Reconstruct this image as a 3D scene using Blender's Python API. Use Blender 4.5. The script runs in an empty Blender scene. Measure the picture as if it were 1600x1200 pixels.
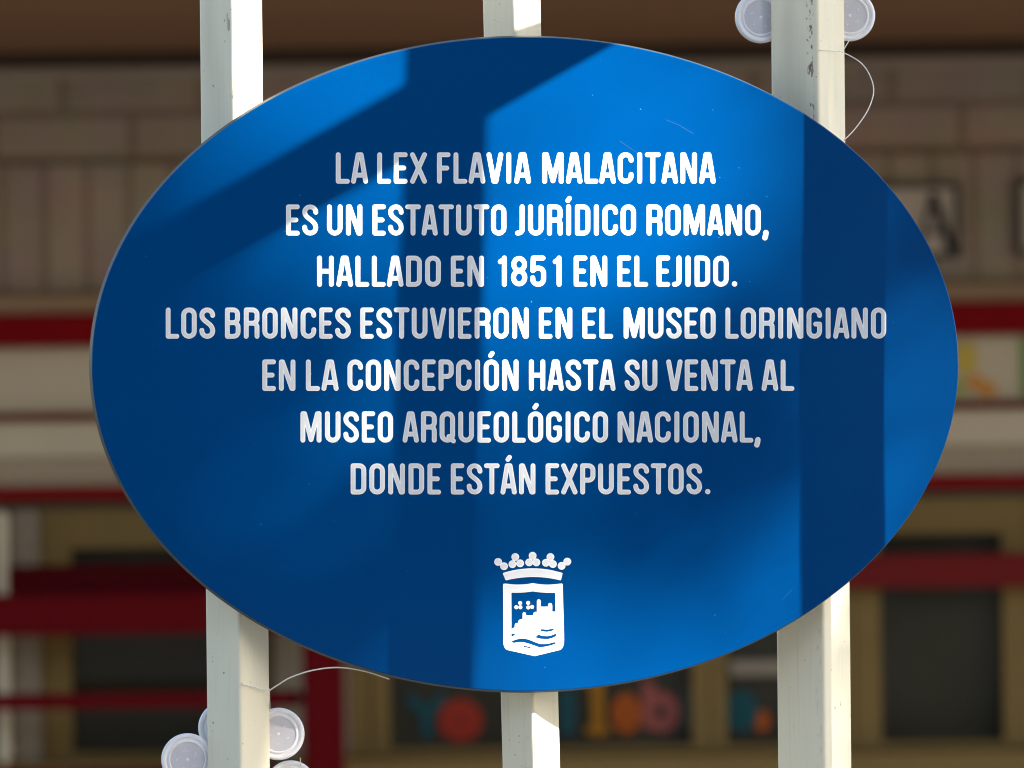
import bpy, bmesh, math, random
import numpy as np
from mathutils import Vector, Matrix

R = math.radians
random.seed(7)
rng = np.random.default_rng(11)
scene = bpy.context.scene
COL = scene.collection

# ------------------------------------------------------------------ camera
CAM = Vector((0.0, -4.0, 1.6))
ROLL = R(0.75)
cr, sr = math.cos(ROLL), math.sin(ROLL)
cam_data = bpy.data.cameras.new('camera')
cam = bpy.data.objects.new('camera', cam_data)
COL.objects.link(cam)
right = Vector((cr, 0, -sr)); up = Vector((sr, 0, cr)); fwd = Vector((0, 1, 0))
mw = Matrix((( right.x, up.x, -fwd.x, CAM.x), (right.y, up.y, -fwd.y, CAM.y),
             (right.z, up.z, -fwd.z, CAM.z), (0, 0, 0, 1)))
cam.matrix_world = mw
cam_data.sensor_width = 36.0
cam_data.lens = 180.0
cam_data.clip_start = 0.05
cam_data.clip_end = 2000
cam_data.dof.use_dof = True
cam_data.dof.focus_distance = 4.01
cam_data.dof.aperture_fstop = 8.0
scene.camera = cam

# ------------------------------------------------------------------ sky, sun, exposure
SUN_AZ, SUN_EL = 60.0, 30.0                    # azimuth measured from -Y towards +X
S = Vector((math.sin(R(SUN_AZ)) * math.cos(R(SUN_EL)), -math.cos(R(SUN_AZ)) * math.cos(R(SUN_EL)), math.sin(R(SUN_EL))))
world = bpy.data.worlds.new('World')
scene.world = world
world.use_nodes = True
nt = world.node_tree
sky = nt.nodes.new('ShaderNodeTexSky')
sky.sky_type = 'NISHITA'
sky.sun_disc = False
sky.sun_elevation = R(SUN_EL)
sky.sun_rotation = R(180.0 - SUN_AZ)
bg = nt.nodes['Background']
nt.links.new(sky.outputs[0], bg.inputs[0])
bg.inputs[1].default_value = 0.082
sun_d = bpy.data.lights.new('sun', 'SUN')
sun_d.energy = 5.0
sun_d.angle = R(0.53)
sun_d.color = (1.0, 0.95, 0.87)
sun = bpy.data.objects.new('sun', sun_d)
COL.objects.link(sun)
sun.location = S * 20
sun.rotation_euler = S.to_track_quat('Z', 'Y').to_euler()
scene.cycles.pixel_filter_type = 'BLACKMAN_HARRIS'
scene.cycles.filter_width = 1.1
scene.view_settings.view_transform = 'Standard'
scene.view_settings.look = 'None'
scene.view_settings.gamma = 1.0
scene.view_settings.exposure = 2.0

# ------------------------------------------------------------------ materials
def mat(name, col, rough=0.6, spec=0.5, var=0.0, scale=20.0, bump=0.0, bscale=200.0, stretch=(1, 1, 1), metal=0.0):
    m = bpy.data.materials.new(name)
    m.use_nodes = True
    n = m.node_tree.nodes; l = m.node_tree.links
    p = n['Principled BSDF']
    p.inputs['Base Color'].default_value = (*col, 1)
    p.inputs['Roughness'].default_value = rough
    p.inputs['Specular IOR Level'].default_value = spec
    p.inputs['Metallic'].default_value = metal
    tc = n.new('ShaderNodeTexCoord')
    mp = n.new('ShaderNodeMapping')
    mp.inputs['Scale'].default_value = stretch
    l.new(tc.outputs['Object'], mp.inputs[0])
    if var:
        nz = n.new('ShaderNodeTexNoise'); nz.inputs['Scale'].default_value = scale
        nz.inputs['Detail'].default_value = 6
        l.new(mp.outputs[0], nz.inputs['Vector'])
        mx = n.new('ShaderNodeMix'); mx.data_type = 'RGBA'
        mx.inputs['A'].default_value = (*[c * (1 - var) for c in col], 1)
        mx.inputs['B'].default_value = (*[min(1, c * (1 + var)) for c in col], 1)
        l.new(nz.outputs['Fac'], mx.inputs['Factor'])
        l.new(mx.outputs['Result'], p.inputs['Base Color'])
    if bump:
        nb = n.new('ShaderNodeTexNoise'); nb.inputs['Scale'].default_value = bscale
        nb.inputs['Detail'].default_value = 3
        l.new(mp.outputs[0], nb.inputs['Vector'])
        b = n.new('ShaderNodeBump'); b.inputs['Strength'].default_value = bump
        b.inputs['Distance'].default_value = 0.001
        l.new(nb.outputs['Fac'], b.inputs['Height'])
        l.new(b.outputs[0], p.inputs['Normal'])
    return m

def speck(m, color, scale, lo, hi, amount=1.0, edge=None, stretch=(1, 1, 1)):
    """scatter small marks of another colour over a material's own colour"""
    n = m.node_tree.nodes; l = m.node_tree.links
    p = n['Principled BSDF']
    tc = n.new('ShaderNodeTexCoord'); mp = n.new('ShaderNodeMapping')
    mp.inputs['Scale'].default_value = stretch
    l.new(tc.outputs['Object'], mp.inputs[0])
    nz = n.new('ShaderNodeTexNoise'); nz.inputs['Scale'].default_value = scale; nz.inputs['Detail'].default_value = 2
    l.new(mp.outputs[0], nz.inputs['Vector'])
    mr = n.new('ShaderNodeMapRange')
    mr.inputs['From Min'].default_value = lo; mr.inputs['From Max'].default_value = hi
    mr.inputs['To Max'].default_value = amount
    l.new(nz.outputs['Fac'], mr.inputs['Value'])
    fac = mr.outputs[0]
    if edge is not None:                       # a worn strip round a vertical arris at (x, y), half width
        for (ex, ey, ew) in [edge]:
            sep = n.new('ShaderNodeSeparateXYZ'); l.new(tc.outputs['Object'], sep.inputs[0])
            cx = n.new('ShaderNodeMath'); cx.operation = 'SUBTRACT'; l.new(sep.outputs[0], cx.inputs[0]); cx.inputs[1].default_value = ex
            ab = n.new('ShaderNodeMath'); ab.operation = 'ABSOLUTE'; l.new(cx.outputs[0], ab.inputs[0])
            m2 = n.new('ShaderNodeMapRange'); m2.inputs['From Min'].default_value = ew; m2.inputs['From Max'].default_value = ew * 0.3
            l.new(ab.outputs[0], m2.inputs['Value'])
            mz = n.new('ShaderNodeMapRange'); mz.inputs['From Min'].default_value = 1.5; mz.inputs['From Max'].default_value = 1.85; mz.inputs['To Min'].default_value = 0.12
            l.new(sep.outputs[2], mz.inputs['Value'])
            mq = n.new('ShaderNodeMath'); mq.operation = 'MULTIPLY'; l.new(fac, mq.inputs[0]); l.new(mz.outputs[0], mq.inputs[1]); fac = mq.outputs[0]
            mu = n.new('ShaderNodeMath'); mu.operation = 'MULTIPLY'
            l.new(fac, mu.inputs[0]); l.new(m2.outputs[0], mu.inputs[1]); fac = mu.outputs[0]
    mx = n.new('ShaderNodeMix'); mx.data_type = 'RGBA'
    inp = p.inputs['Base Color']
    if inp.is_linked:
        l.new(inp.links[0].from_socket, mx.inputs['A'])
    else:
        mx.inputs['A'].default_value = inp.default_value
    mx.inputs['B'].default_value = (*color, 1)
    l.new(fac, mx.inputs['Factor'])
    l.new(mx.outputs['Result'], inp)
    return m

def brick_mat(name, c1, c2, mortar, bw, bh, msize, rot=False, off=(0, 0, 0)):
    m = mat(name, c1, 0.85, 0.2)
    n = m.node_tree.nodes; l = m.node_tree.links; p = n['Principled BSDF']
    tc = n.new('ShaderNodeTexCoord')
    sep = n.new('ShaderNodeSeparateXYZ'); l.new(tc.outputs['Object'], sep.inputs[0])
    cb = n.new('ShaderNodeCombineXYZ')
    ax = n.new('ShaderNodeMath'); ax.operation = 'ADD'; ax.inputs[1].default_value = off[0]; l.new(sep.outputs[0], ax.inputs[0])
    az = n.new('ShaderNodeMath'); az.operation = 'ADD'; az.inputs[1].default_value = off[1]; l.new(sep.outputs[2], az.inputs[0])
    l.new(ax.outputs[0], cb.inputs[1 if rot else 0]); l.new(az.outputs[0], cb.inputs[0 if rot else 1])
    bt = n.new('ShaderNodeTexBrick')
    bt.inputs['Scale'].default_value = 1.0
    bt.inputs['Brick Width'].default_value = bw; bt.inputs['Row Height'].default_value = bh
    bt.inputs['Mortar Size'].default_value = msize; bt.inputs['Mortar Smooth'].default_value = 0.2
    bt.inputs['Color1'].default_value = (*c1, 1); bt.inputs['Color2'].default_value = (*c2, 1); bt.inputs['Mortar'].default_value = (*mortar, 1)
    if rot: bt.offset = 0.0
    l.new(cb.outputs[0], bt.inputs['Vector'])
    nz = n.new('ShaderNodeTexNoise'); nz.inputs['Scale'].default_value = 9; nz.inputs['Detail'].default_value = 6
    l.new(tc.outputs['Object'], nz.inputs['Vector'])
    mx = n.new('ShaderNodeMix'); mx.data_type = 'RGBA'; mx.blend_type = 'MULTIPLY'; mx.inputs['Factor'].default_value = 0.45
    l.new(bt.outputs['Color'], mx.inputs['A']); l.new(nz.outputs['Color'], mx.inputs['B'])
    br = n.new('ShaderNodeHueSaturation'); br.inputs['Saturation'].default_value = 0.9; br.inputs['Value'].default_value = 1.25
    l.new(mx.outputs['Result'], br.inputs['Color'])
    l.new(br.outputs[0], p.inputs['Base Color'])
    return m

M_BLUE = mat('blue_acrylic', (0.0, 0.050, 0.185), 0.10, 0.24, var=0.10, scale=5, bump=0.03, bscale=900)
speck(M_BLUE, (0.10, 0.30, 0.55), 260, 0.745, 0.78, 0.5)
M_EDGE = mat('acrylic_edge', (0.055, 0.07, 0.07), 0.45, 0.12)
M_WHITE = mat('white_lettering', (0.72, 0.72, 0.71), 0.4, 0.3, var=0.05, scale=60)
M_RIM = mat('white_lettering_edge', (0.86, 0.86, 0.86), 0.4, 0.3)
def post_mat(i, rust, ed):
    m = mat('painted_steel_%d' % i, (0.86, 0.78, 0.58), 0.42, 0.35, var=0.06, scale=14, bump=0.12, bscale=160, stretch=(1, 1, 0.25))
    speck(m, (0.45, 0.39, 0.27), 26, 0.52, 0.80, 0.6, stretch=(1, 1, 0.12))
    speck(m, (0.50, 0.46, 0.38), 420, 0.55, 0.8, 0.2, stretch=(1, 1, 0.03))
    speck(m, (0.10, 0.07, 0.05), 240, 0.73, 0.76, 0.7)
    if rust:
        speck(m, (0.09, 0.045, 0.02), 260, 0.555, 0.62, 0.85, edge=(ed, 0, 0.0035), stretch=(1, 1, 0.5))
    else:
        speck(m, (0.10, 0.07, 0.05), 130, 0.66, 0.70, 0.8, edge=(ed, 0, 0.006), stretch=(1, 1, 0.5))
    return m
M_LID = mat('lid_plastic', (0.95, 0.91, 0.90), 0.35, 0.4, var=0.03, scale=60)
M_LID.node_tree.nodes['Principled BSDF'].inputs['Subsurface Weight'].default_value = 0.25
M_LID.node_tree.nodes['Principled BSDF'].inputs['Subsurface Radius'].default_value = (0.004, 0.004, 0.004)
M_DISC = mat('lid_disc_plastic', (0.66, 0.63, 0.65), 0.4, 0.4, var=0.05, scale=90)
M_WIRE = mat('nylon_line', (0.9, 0.87, 0.74), 0.25, 0.6)
M_BRICK = brick_mat('pale_brick', (0.31, 0.225, 0.165), (0.265, 0.20, 0.148), (0.195, 0.13, 0.09), 0.27, 0.0875, 0.010, off=(0.06, 0.05))
M_SOLDIER = brick_mat('upright_brick', (0.30, 0.225, 0.16), (0.265, 0.20, 0.143), (0.20, 0.137, 0.095), 0.27, 0.0825, 0.009, rot=True, off=(0, 0.27 * 7 - 1.785))
M_SOFFIT = mat('brown_soffit', (0.20, 0.10, 0.05), 0.7, 0.2, var=0.15, scale=2)
M_DARKBROWN = mat('dark_brown', (0.07, 0.045, 0.03), 0.7, 0.2)
M_MOULD = mat('stone_moulding', (0.30, 0.24, 0.19), 0.8, 0.2, var=0.1, scale=8)
M_LEDGE = mat('brown_ledge', (0.27, 0.17, 0.10), 0.7, 0.2, var=0.1, scale=6)
M_RED = mat('red_paint', (0.17, 0.002, 0.004), 0.5, 0.05, var=0.12, scale=5)
M_RAIL = mat('rail_red_paint', (0.095, 0.002, 0.004), 0.5, 0.05, var=0.15, scale=5)
M_TRANSOM = mat('transom_red_paint', (0.13, 0.008, 0.008), 0.5, 0.1, var=0.12, scale=5)
M_DRED = mat('dark_red_paint', (0.12, 0.006, 0.006), 0.5, 0.05, var=0.12, scale=5)
M_CREAM = mat('cream_panel', (0.45, 0.375, 0.27), 0.7, 0.2, var=0.06, scale=5)
M_TAN = mat('tan_panel', (0.33, 0.26, 0.18), 0.7, 0.2, var=0.08, scale=5)
M_OLIVE = mat('olive_frame', (0.17, 0.112, 0.04), 0.6, 0.08, var=0.12, scale=6)
M_PIER = mat('grey_render', (0.20, 0.165, 0.125), 0.85, 0.2, var=0.12, scale=7)
M_GLASS = mat('dark_glass', (0.026, 0.024, 0.016), 0.08, 0.22, var=0.9, scale=2.5)  # patchy tone stands in for reflections and shapes inside
M_TILE = mat('plaque_face', (0.40, 0.33, 0.27), 0.5, 0.3, var=0.08, scale=20)
M_BLACK = mat('plaque_black', (0.015, 0.012, 0.014), 0.5, 0.3)
M_PAVE = mat('grey_paving', (0.10, 0.095, 0.085), 0.85, 0.2, var=0.15, scale=3)
M_BARK = mat('bark', (0.12, 0.09, 0.06), 0.9, 0.1, var=0.3, scale=12, bump=0.6, bscale=30)
M_LEAF = mat('leaf', (0.06, 0.10, 0.03), 0.55, 0.3, var=0.3, scale=4)
def paper(name, c): return mat(name, c, 0.8, 0.1, var=0.05, scale=30)

# ------------------------------------------------------------------ object helpers
def link(name, me, m, parent=None, smooth=False):
    o = bpy.data.objects.new(name, me)
    COL.objects.link(o)
    for mm in (m if isinstance(m, (list, tuple)) else [m]):
        me.materials.append(mm)
    if smooth:
        for p in me.polygons: p.use_smooth = True
    if parent: o.parent = parent
    return o
def tag(o, label, cat, group=None):
    o['label'] = label; o['category'] = cat
    if group: o['group'] = group
    return o
def empty(name, loc, label, cat, group=None):
    o = bpy.data.objects.new(name, None)
    o.empty_display_size = 0.1
    COL.objects.link(o); o.location = loc
    return tag(o, label, cat, group)
def child_local(o, parent):
    """mesh was written in world coordinates: bring it into the parent's space"""
    inv = parent.matrix_basis.inverted()
    o.data.transform(inv); o.parent = parent
    return o
def box_bm(bm, x0, x1, y0, y1, z0, z1, bev=0.0):
    r = bmesh.ops.create_cube(bm, size=1.0)
    vs = r['verts']
    for v in vs:
        v.co = Vector((x0 + (v.co.x + .5) * (x1 - x0), y0 + (v.co.y + .5) * (y1 - y0), z0 + (v.co.z + .5) * (z1 - z0)))
    if bev:
        es = list({e for v in vs for e in v.link_edges})
        bmesh.ops.bevel(bm, geom=es, offset=bev, segments=2, affect='EDGES')
def mesh_of(bm, name):
    me = bpy.data.meshes.new(name); bmesh.ops.recalc_face_normals(bm, faces=bm.faces); bm.to_mesh(me); bm.free(); return me
def box(name, x0, x1, y0, y1, z0, z1, m, parent=None, bev=0.004):
    bm = bmesh.new(); box_bm(bm, x0, x1, y0, y1, z0, z1, bev)
    o = link(name, mesh_of(bm, name), m)
    if parent: child_local(o, parent)
    return o
def tube_mesh(pts, rad, name, n=8, cyclic=False):
    pts = [Vector(p) for p in pts]
    rads = rad if isinstance(rad, (list, tuple)) else [rad] * len(pts)
    bm = bmesh.new(); rings = []
    nrm = None
    for i, p in enumerate(pts):
        d = (pts[min(i + 1, len(pts) - 1)] - pts[max(i - 1, 0)]).normalized()
        if nrm is None:
            nrm = d.orthogonal().normalized()
        nrm = (nrm - d * nrm.dot(d)).normalized()
        b = d.cross(nrm)
        rings.append([bm.verts.new(p + (nrm * math.cos(2 * math.pi * k / n) + b * math.sin(2 * math.pi * k / n)) * rads[i]) for k in range(n)])
    for a, b in zip(rings, rings[1:]):
        for k in range(n):
            bm.faces.new((a[k], a[(k + 1) % n], b[(k + 1) % n], b[k]))
    bm.faces.new(rings[0][::-1]); bm.faces.new(rings[-1])
    return mesh_of(bm, name)
def spline(pts, n=10):
    pts = [Vector(p) for p in pts]; out = []
    P = [pts[0] * 2 - pts[1]] + pts + [pts[-1] * 2 - pts[-2]]
    for i in range(1, len(P) - 2):
        for k in range(n):
            t = k / n
            out.append(0.5 * ((2 * P[i]) + (P[i + 1] - P[i - 1]) * t + (2 * P[i - 1] - 5 * P[i] + 4 * P[i + 1] - P[i + 2]) * t * t + (3 * P[i] - P[i - 1] - 3 * P[i + 1] + P[i + 2]) * t ** 3))
    out.append(pts[-1])
    return out

# ------------------------------------------------------------------ survey: photo measurements to places
# (0.5 mm per photo pixel at the sign, four metres from the camera)
def ray(px, py):
    ix, iy = (px - 800) * 0.0005, (600 - py) * 0.0005
    return (fwd * 4.0 + right * ix + up * iy).normalized()
YAW = R(8.0)
SIGN_C = CAM + ray(820.5, 569) * (4.0 / ray(820.5, 569).y)
AX_U = Vector((math.cos(YAW), math.sin(YAW), 0))       # along the sign
AX_N = Vector((math.sin(YAW), -math.cos(YAW), 0))      # out of its face
AX_W = Vector((0, 0, 1))
def on_sign(px, py, back=0.0):
    """point on the plane of the sign's face, or a plane `back` metres behind it"""
    d = ray(px, py); o = SIGN_C - AX_N * back
    return CAM + d * ((o - CAM).dot(AX_N) / d.dot(AX_N))
def uv(px, py):
    p = on_sign(px, py) - SIGN_C
    return p.dot(AX_U), p.dot(AX_W)

# ------------------------------------------------------------------ ground
def sheet(name, s, m):
    bm = bmesh.new()
    bmesh.ops.create_grid(bm, x_segments=2, y_segments=2, size=s)
    o = link(name, mesh_of(bm, name), m); o['kind'] = 'structure'
    return o
ground = sheet('pavement', 400, M_PAVE)

# ------------------------------------------------------------------ the school-like building behind
FD = 10.0                                     # metres from the camera to its wall
FY = CAM.y + FD
K = 0.0005 * FD / 4.0
def fx(u): return (u - 800) * K
def fz(v): return CAM.z + (600 - v) * K
bld = empty('brick_building', (0, FY, 0), 'pale brick building with red bands and dark windows behind the oval sign', 'building')
def fbox(name, u0, u1, v0, v1, d0, d1, m, bev=0.004, parent=None):
    """box on the facade; d0..d1 = how far its front and back stand out from the wall (+ towards camera)"""
    return box(name, fx(u0), fx(u1), FY - d0, FY - d1, fz(v1), fz(v0), m, parent or bld, bev)
W0, W1 = -1600, 6500
fbox('wall', W0, W1, 100, 245, 0.0, -0.25, M_BRICK)
fbox('brick_course', W0, W1, 247, 452, 0.004, -0.25, M_SOLDIER)
fbox('moulding', W0, W1, 98, 114, 0.035, 0.0, M_MOULD)
fbox('dark_strip', W0, W1, 74, 97, 0.02, -0.25, M_DARKBROWN)
fbox('ledge', W0, W1, 453, 481, 0.05, -0.25, M_LEDGE)
fbox('red_band', W0, W1, 482, 531, 0.07, -0.25, M_RED)
fbox('cream_band', W0, W1, 532, 636, 0.0, -0.25, M_CREAM)
fbox('thin_red_band', W0, W1, 637, 648, 0.03, -0.25, M_DRED)
fbox('cream_band', W0, W1, 649, 706, 0.012, -0.25, M_CREAM)
fbox('tan_band', W0, W1, 707, 751, -0.01, -0.25, M_TAN)
fbox('thin_red_band', W0, W1, 752, 771, 0.04, -0.25, M_RED)
fbox('dark_strip', W0, W1, 772, 786, 0.0, -0.25, M_DARKBROWN)  # shadow line under the thin red band, put in as a dark strip
# canopy whose underside closes the picture at the top
box('canopy', fx(W0), fx(W1), FY - 1.95, FY + 0.25, fz(73), fz(73) + 0.22, M_SOFFIT, bld)
# piers between the windows and the wall below the sills
for (a, b) in ((-1600, -420), (420, 540), (2050, 6500)):
    fbox('pier', a, b, 787, 1179, 0.0, -0.25, M_PIER)
bm = bmesh.new(); box_bm(bm, fx(W0), fx(W1), FY - 0.02, FY + 0.25, 0.0, fz(1270))
child_local(link('base_wall', mesh_of(bm, 'base_wall'), M_PIER), bld)
fbox('sill', W0, W1, 1180, 1268, 0.06, -0.25, M_OLIVE)
fbox('back_wall', W0, W1, 60, 1270, -0.26, -0.30, M_DARKBROWN)
def window(u0, u1, v0, v1, mull=(), rail=None, fw=26):
    bm = bmesh.new()
    y0, y1 = FY + 0.02, FY + 0.10
    def b(a, c, d, e): box_bm(bm, fx(a), fx(c), y0, y1, fz(e), fz(d))
    b(u0, u1, v0, v0 + fw * 1.4); b(u0, u1, v1 - 10, v1)
    b(u0, u0 + fw, v0 + fw * 1.4 + .5, v1 - 10.5); b(u1 - fw, u1, v0 + fw * 1.4 + .5, v1 - 10.5)
    for mx in mull: b(mx - fw / 2, mx + fw / 2, v0 + fw * 1.4 + .5, v1 - 10.5)
    o = link('window', mesh_of(bm, 'window'), M_OLIVE); child_local(o, bld)
    p = box('pane', fx(u0 + 4), fx(u1 - 4), FY + 0.055, FY + 0.065, fz(v1 - 4), fz(v0 + 4), M_GLASS, bld)
    p.data.transform(Matrix()); p.parent = o
    if rail:
        a, c, d, e = rail
        q = box('rail', fx(a), fx(c), FY + 0.01, FY + 0.054, fz(e), fz(d), M_PIER, bld); q.parent = o
    return o
window(-420, 45, 787, 1179, mull=(-190,), fw=34)
window(60, 418, 787, 1179, fw=44)
window(542, 1104, 787, 1179, mull=(588,), fw=28)
window(1106, 1330, 787, 1179, rail=(1134, 1302, 1036, 1062), fw=24)
window(1332, 1604, 787, 1179, fw=40, rail=None)
window(1606, 2048, 787, 1179, mull=(1830,), fw=36)
fbox('downpipe', -4, 12, 787, 1178, 0.075, 0.02, mat('cream_pipe', (0.55, 0.48, 0.36), 0.6), 0.006)
fbox('jamb', 14, 58, 787, 1179, 0.016, -0.2, M_PIER)
# red transom across the windows
fbox('transom', W0, 500, 873, 925, 0.05, 0.015, mat('transom_shaded_red', (0.06, 0.001, 0.003), 0.5, 0.05))  # left length of the transom, its shadow put into a darker red
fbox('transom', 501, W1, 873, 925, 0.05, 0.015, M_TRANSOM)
# red railing at the left
rail = empty('red_railing', (fx(300), FY - 0.16, 0), 'red metal railing with level bars and an upright, before the left window', 'railing')
def rbox(name, u0, u1, v0, v1, d0, d1, m):
    return box(name, fx(u0), fx(u1), FY - d0, FY - d1, fz(v1), fz(v0), m, rail, 0.006)
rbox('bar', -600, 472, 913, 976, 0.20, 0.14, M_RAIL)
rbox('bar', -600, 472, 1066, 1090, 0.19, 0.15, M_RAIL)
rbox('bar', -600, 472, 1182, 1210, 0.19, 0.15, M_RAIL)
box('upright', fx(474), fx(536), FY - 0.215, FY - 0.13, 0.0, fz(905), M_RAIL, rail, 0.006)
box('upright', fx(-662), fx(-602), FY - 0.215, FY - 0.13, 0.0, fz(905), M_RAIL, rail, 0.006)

# ------------------------------------------------------------------ outlines from strokes
def seg_d(X, Y, a, b, r):
    ax, ay = a; bx, by = b
    dx, dy = bx - ax, by - ay; L = dx * dx + dy * dy
    t = np.clip(((X - ax) * dx + (Y - ay) * dy) / L, 0, 1) if L > 1e-9 else 0.0
    return np.hypot(X - ax - t * dx, Y - ay - t * dy) - r
def poly_d(X, Y, P):
    d = np.full(X.shape, 1e9); ins = np.zeros(X.shape, bool)
    for (a, b) in zip(P, P[1:] + P[:1]):
        d = np.minimum(d, seg_d(X, Y, a, b, 0.0))
        if a[1] != b[1]:
            c = ((a[1] > Y) != (b[1] > Y)) & (X < (b[0] - a[0]) * (Y - a[1]) / (b[1] - a[1]) + a[0])
            ins ^= c
    return np.where(ins, -d, d)
def contours(F, x0, y0, h):
    """closed outlines of F < 0 (marching squares)"""
    F = np.where(np.abs(F) < 1e-9, 1e-9, F); neg = F < 0
    ny, nx = F.shape
    c = neg[:-1, :-1].astype(int) + 2 * neg[:-1, 1:] + 4 * neg[1:, 1:] + 8 * neg[1:, :-1]
    js, is_ = np.nonzero((c > 0) & (c < 15))
    adj = {}
    T = {1: [(3, 0)], 2: [(0, 1)], 3: [(3, 1)], 4: [(1, 2)], 5: [(3, 0), (1, 2)], 6: [(0, 2)], 7: [(3, 2)], 8: [(2, 3)], 9: [(2, 0)],
         10: [(0, 1), (2, 3)], 11: [(2, 1)], 12: [(1, 3)], 13: [(1, 0)], 14: [(0, 3)]}
    def key(j, i, e): return (j, i, 0) if e == 0 else (j, i + 1, 1) if e == 1 else (j + 1, i, 0) if e == 2 else (j, i, 1)
    for j, i in zip(js.tolist(), is_.tolist()):
        for (a, b) in T[int(c[j, i])]:
            ka, kb = key(j, i, a), key(j, i, b)
            adj.setdefault(ka, []).append(kb); adj.setdefault(kb, []).append(ka)
    def pt(k):
        j, i, o = k
        if o == 0:
            a, b = F[j, i], F[j, i + 1]; return (x0 + (i + a / (a - b)) * h, y0 + j * h)
        a, b = F[j, i], F[j + 1, i]; return (x0 + i * h, y0 + (j + a / (a - b)) * h)
    seen = set(); loops = []
    for k in adj:
        if k in seen: continue
        lp = [k]; seen.add(k); cur = k
        while True:
            nxt = [q for q in adj[cur] if q not in seen]
            if not nxt: break
            cur = nxt[0]; seen.add(cur); lp.append(cur)
        if len(lp) > 5: loops.append([pt(q) for q in lp])
    return loops
def thin(lp, tol=0.03):
    out = [lp[0]]
    for i in range(1, len(lp) - 1):
        a, b, p = out[-1], lp[i + 1], lp[i]
        dx, dy = b[0] - a[0], b[1] - a[1]; L = math.hypot(dx, dy) or 1
        if abs((p[0] - a[0]) * dy - (p[1] - a[1]) * dx) / L > tol or L > 4: out.append(p)
    out.append(lp[-1])
    return out
def plate(name, loops, depth):
    """filled flat plate from closed loops in metres"""
    cu = bpy.data.curves.new(name, 'CURVE'); cu.dimensions = '2D'; cu.fill_mode = 'BOTH'
    cu.extrude = depth
    for lp in loops:
        sp = cu.splines.new('POLY'); sp.points.add(len(lp) - 1)
        for q, p in zip(sp.points, lp): q.co = (p[0], p[1], 0, 1)
        sp.use_cyclic_u = True
    ob = bpy.data.objects.new(name + '_outline', cu); COL.objects.link(ob)
    dg = bpy.context.evaluated_depsgraph_get()
    me = bpy.data.meshes.new_from_object(ob.evaluated_get(dg))
    bpy.data.objects.remove(ob); bpy.data.curves.remove(cu)
    me.name = name; me.materials.clear()
    return me

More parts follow.
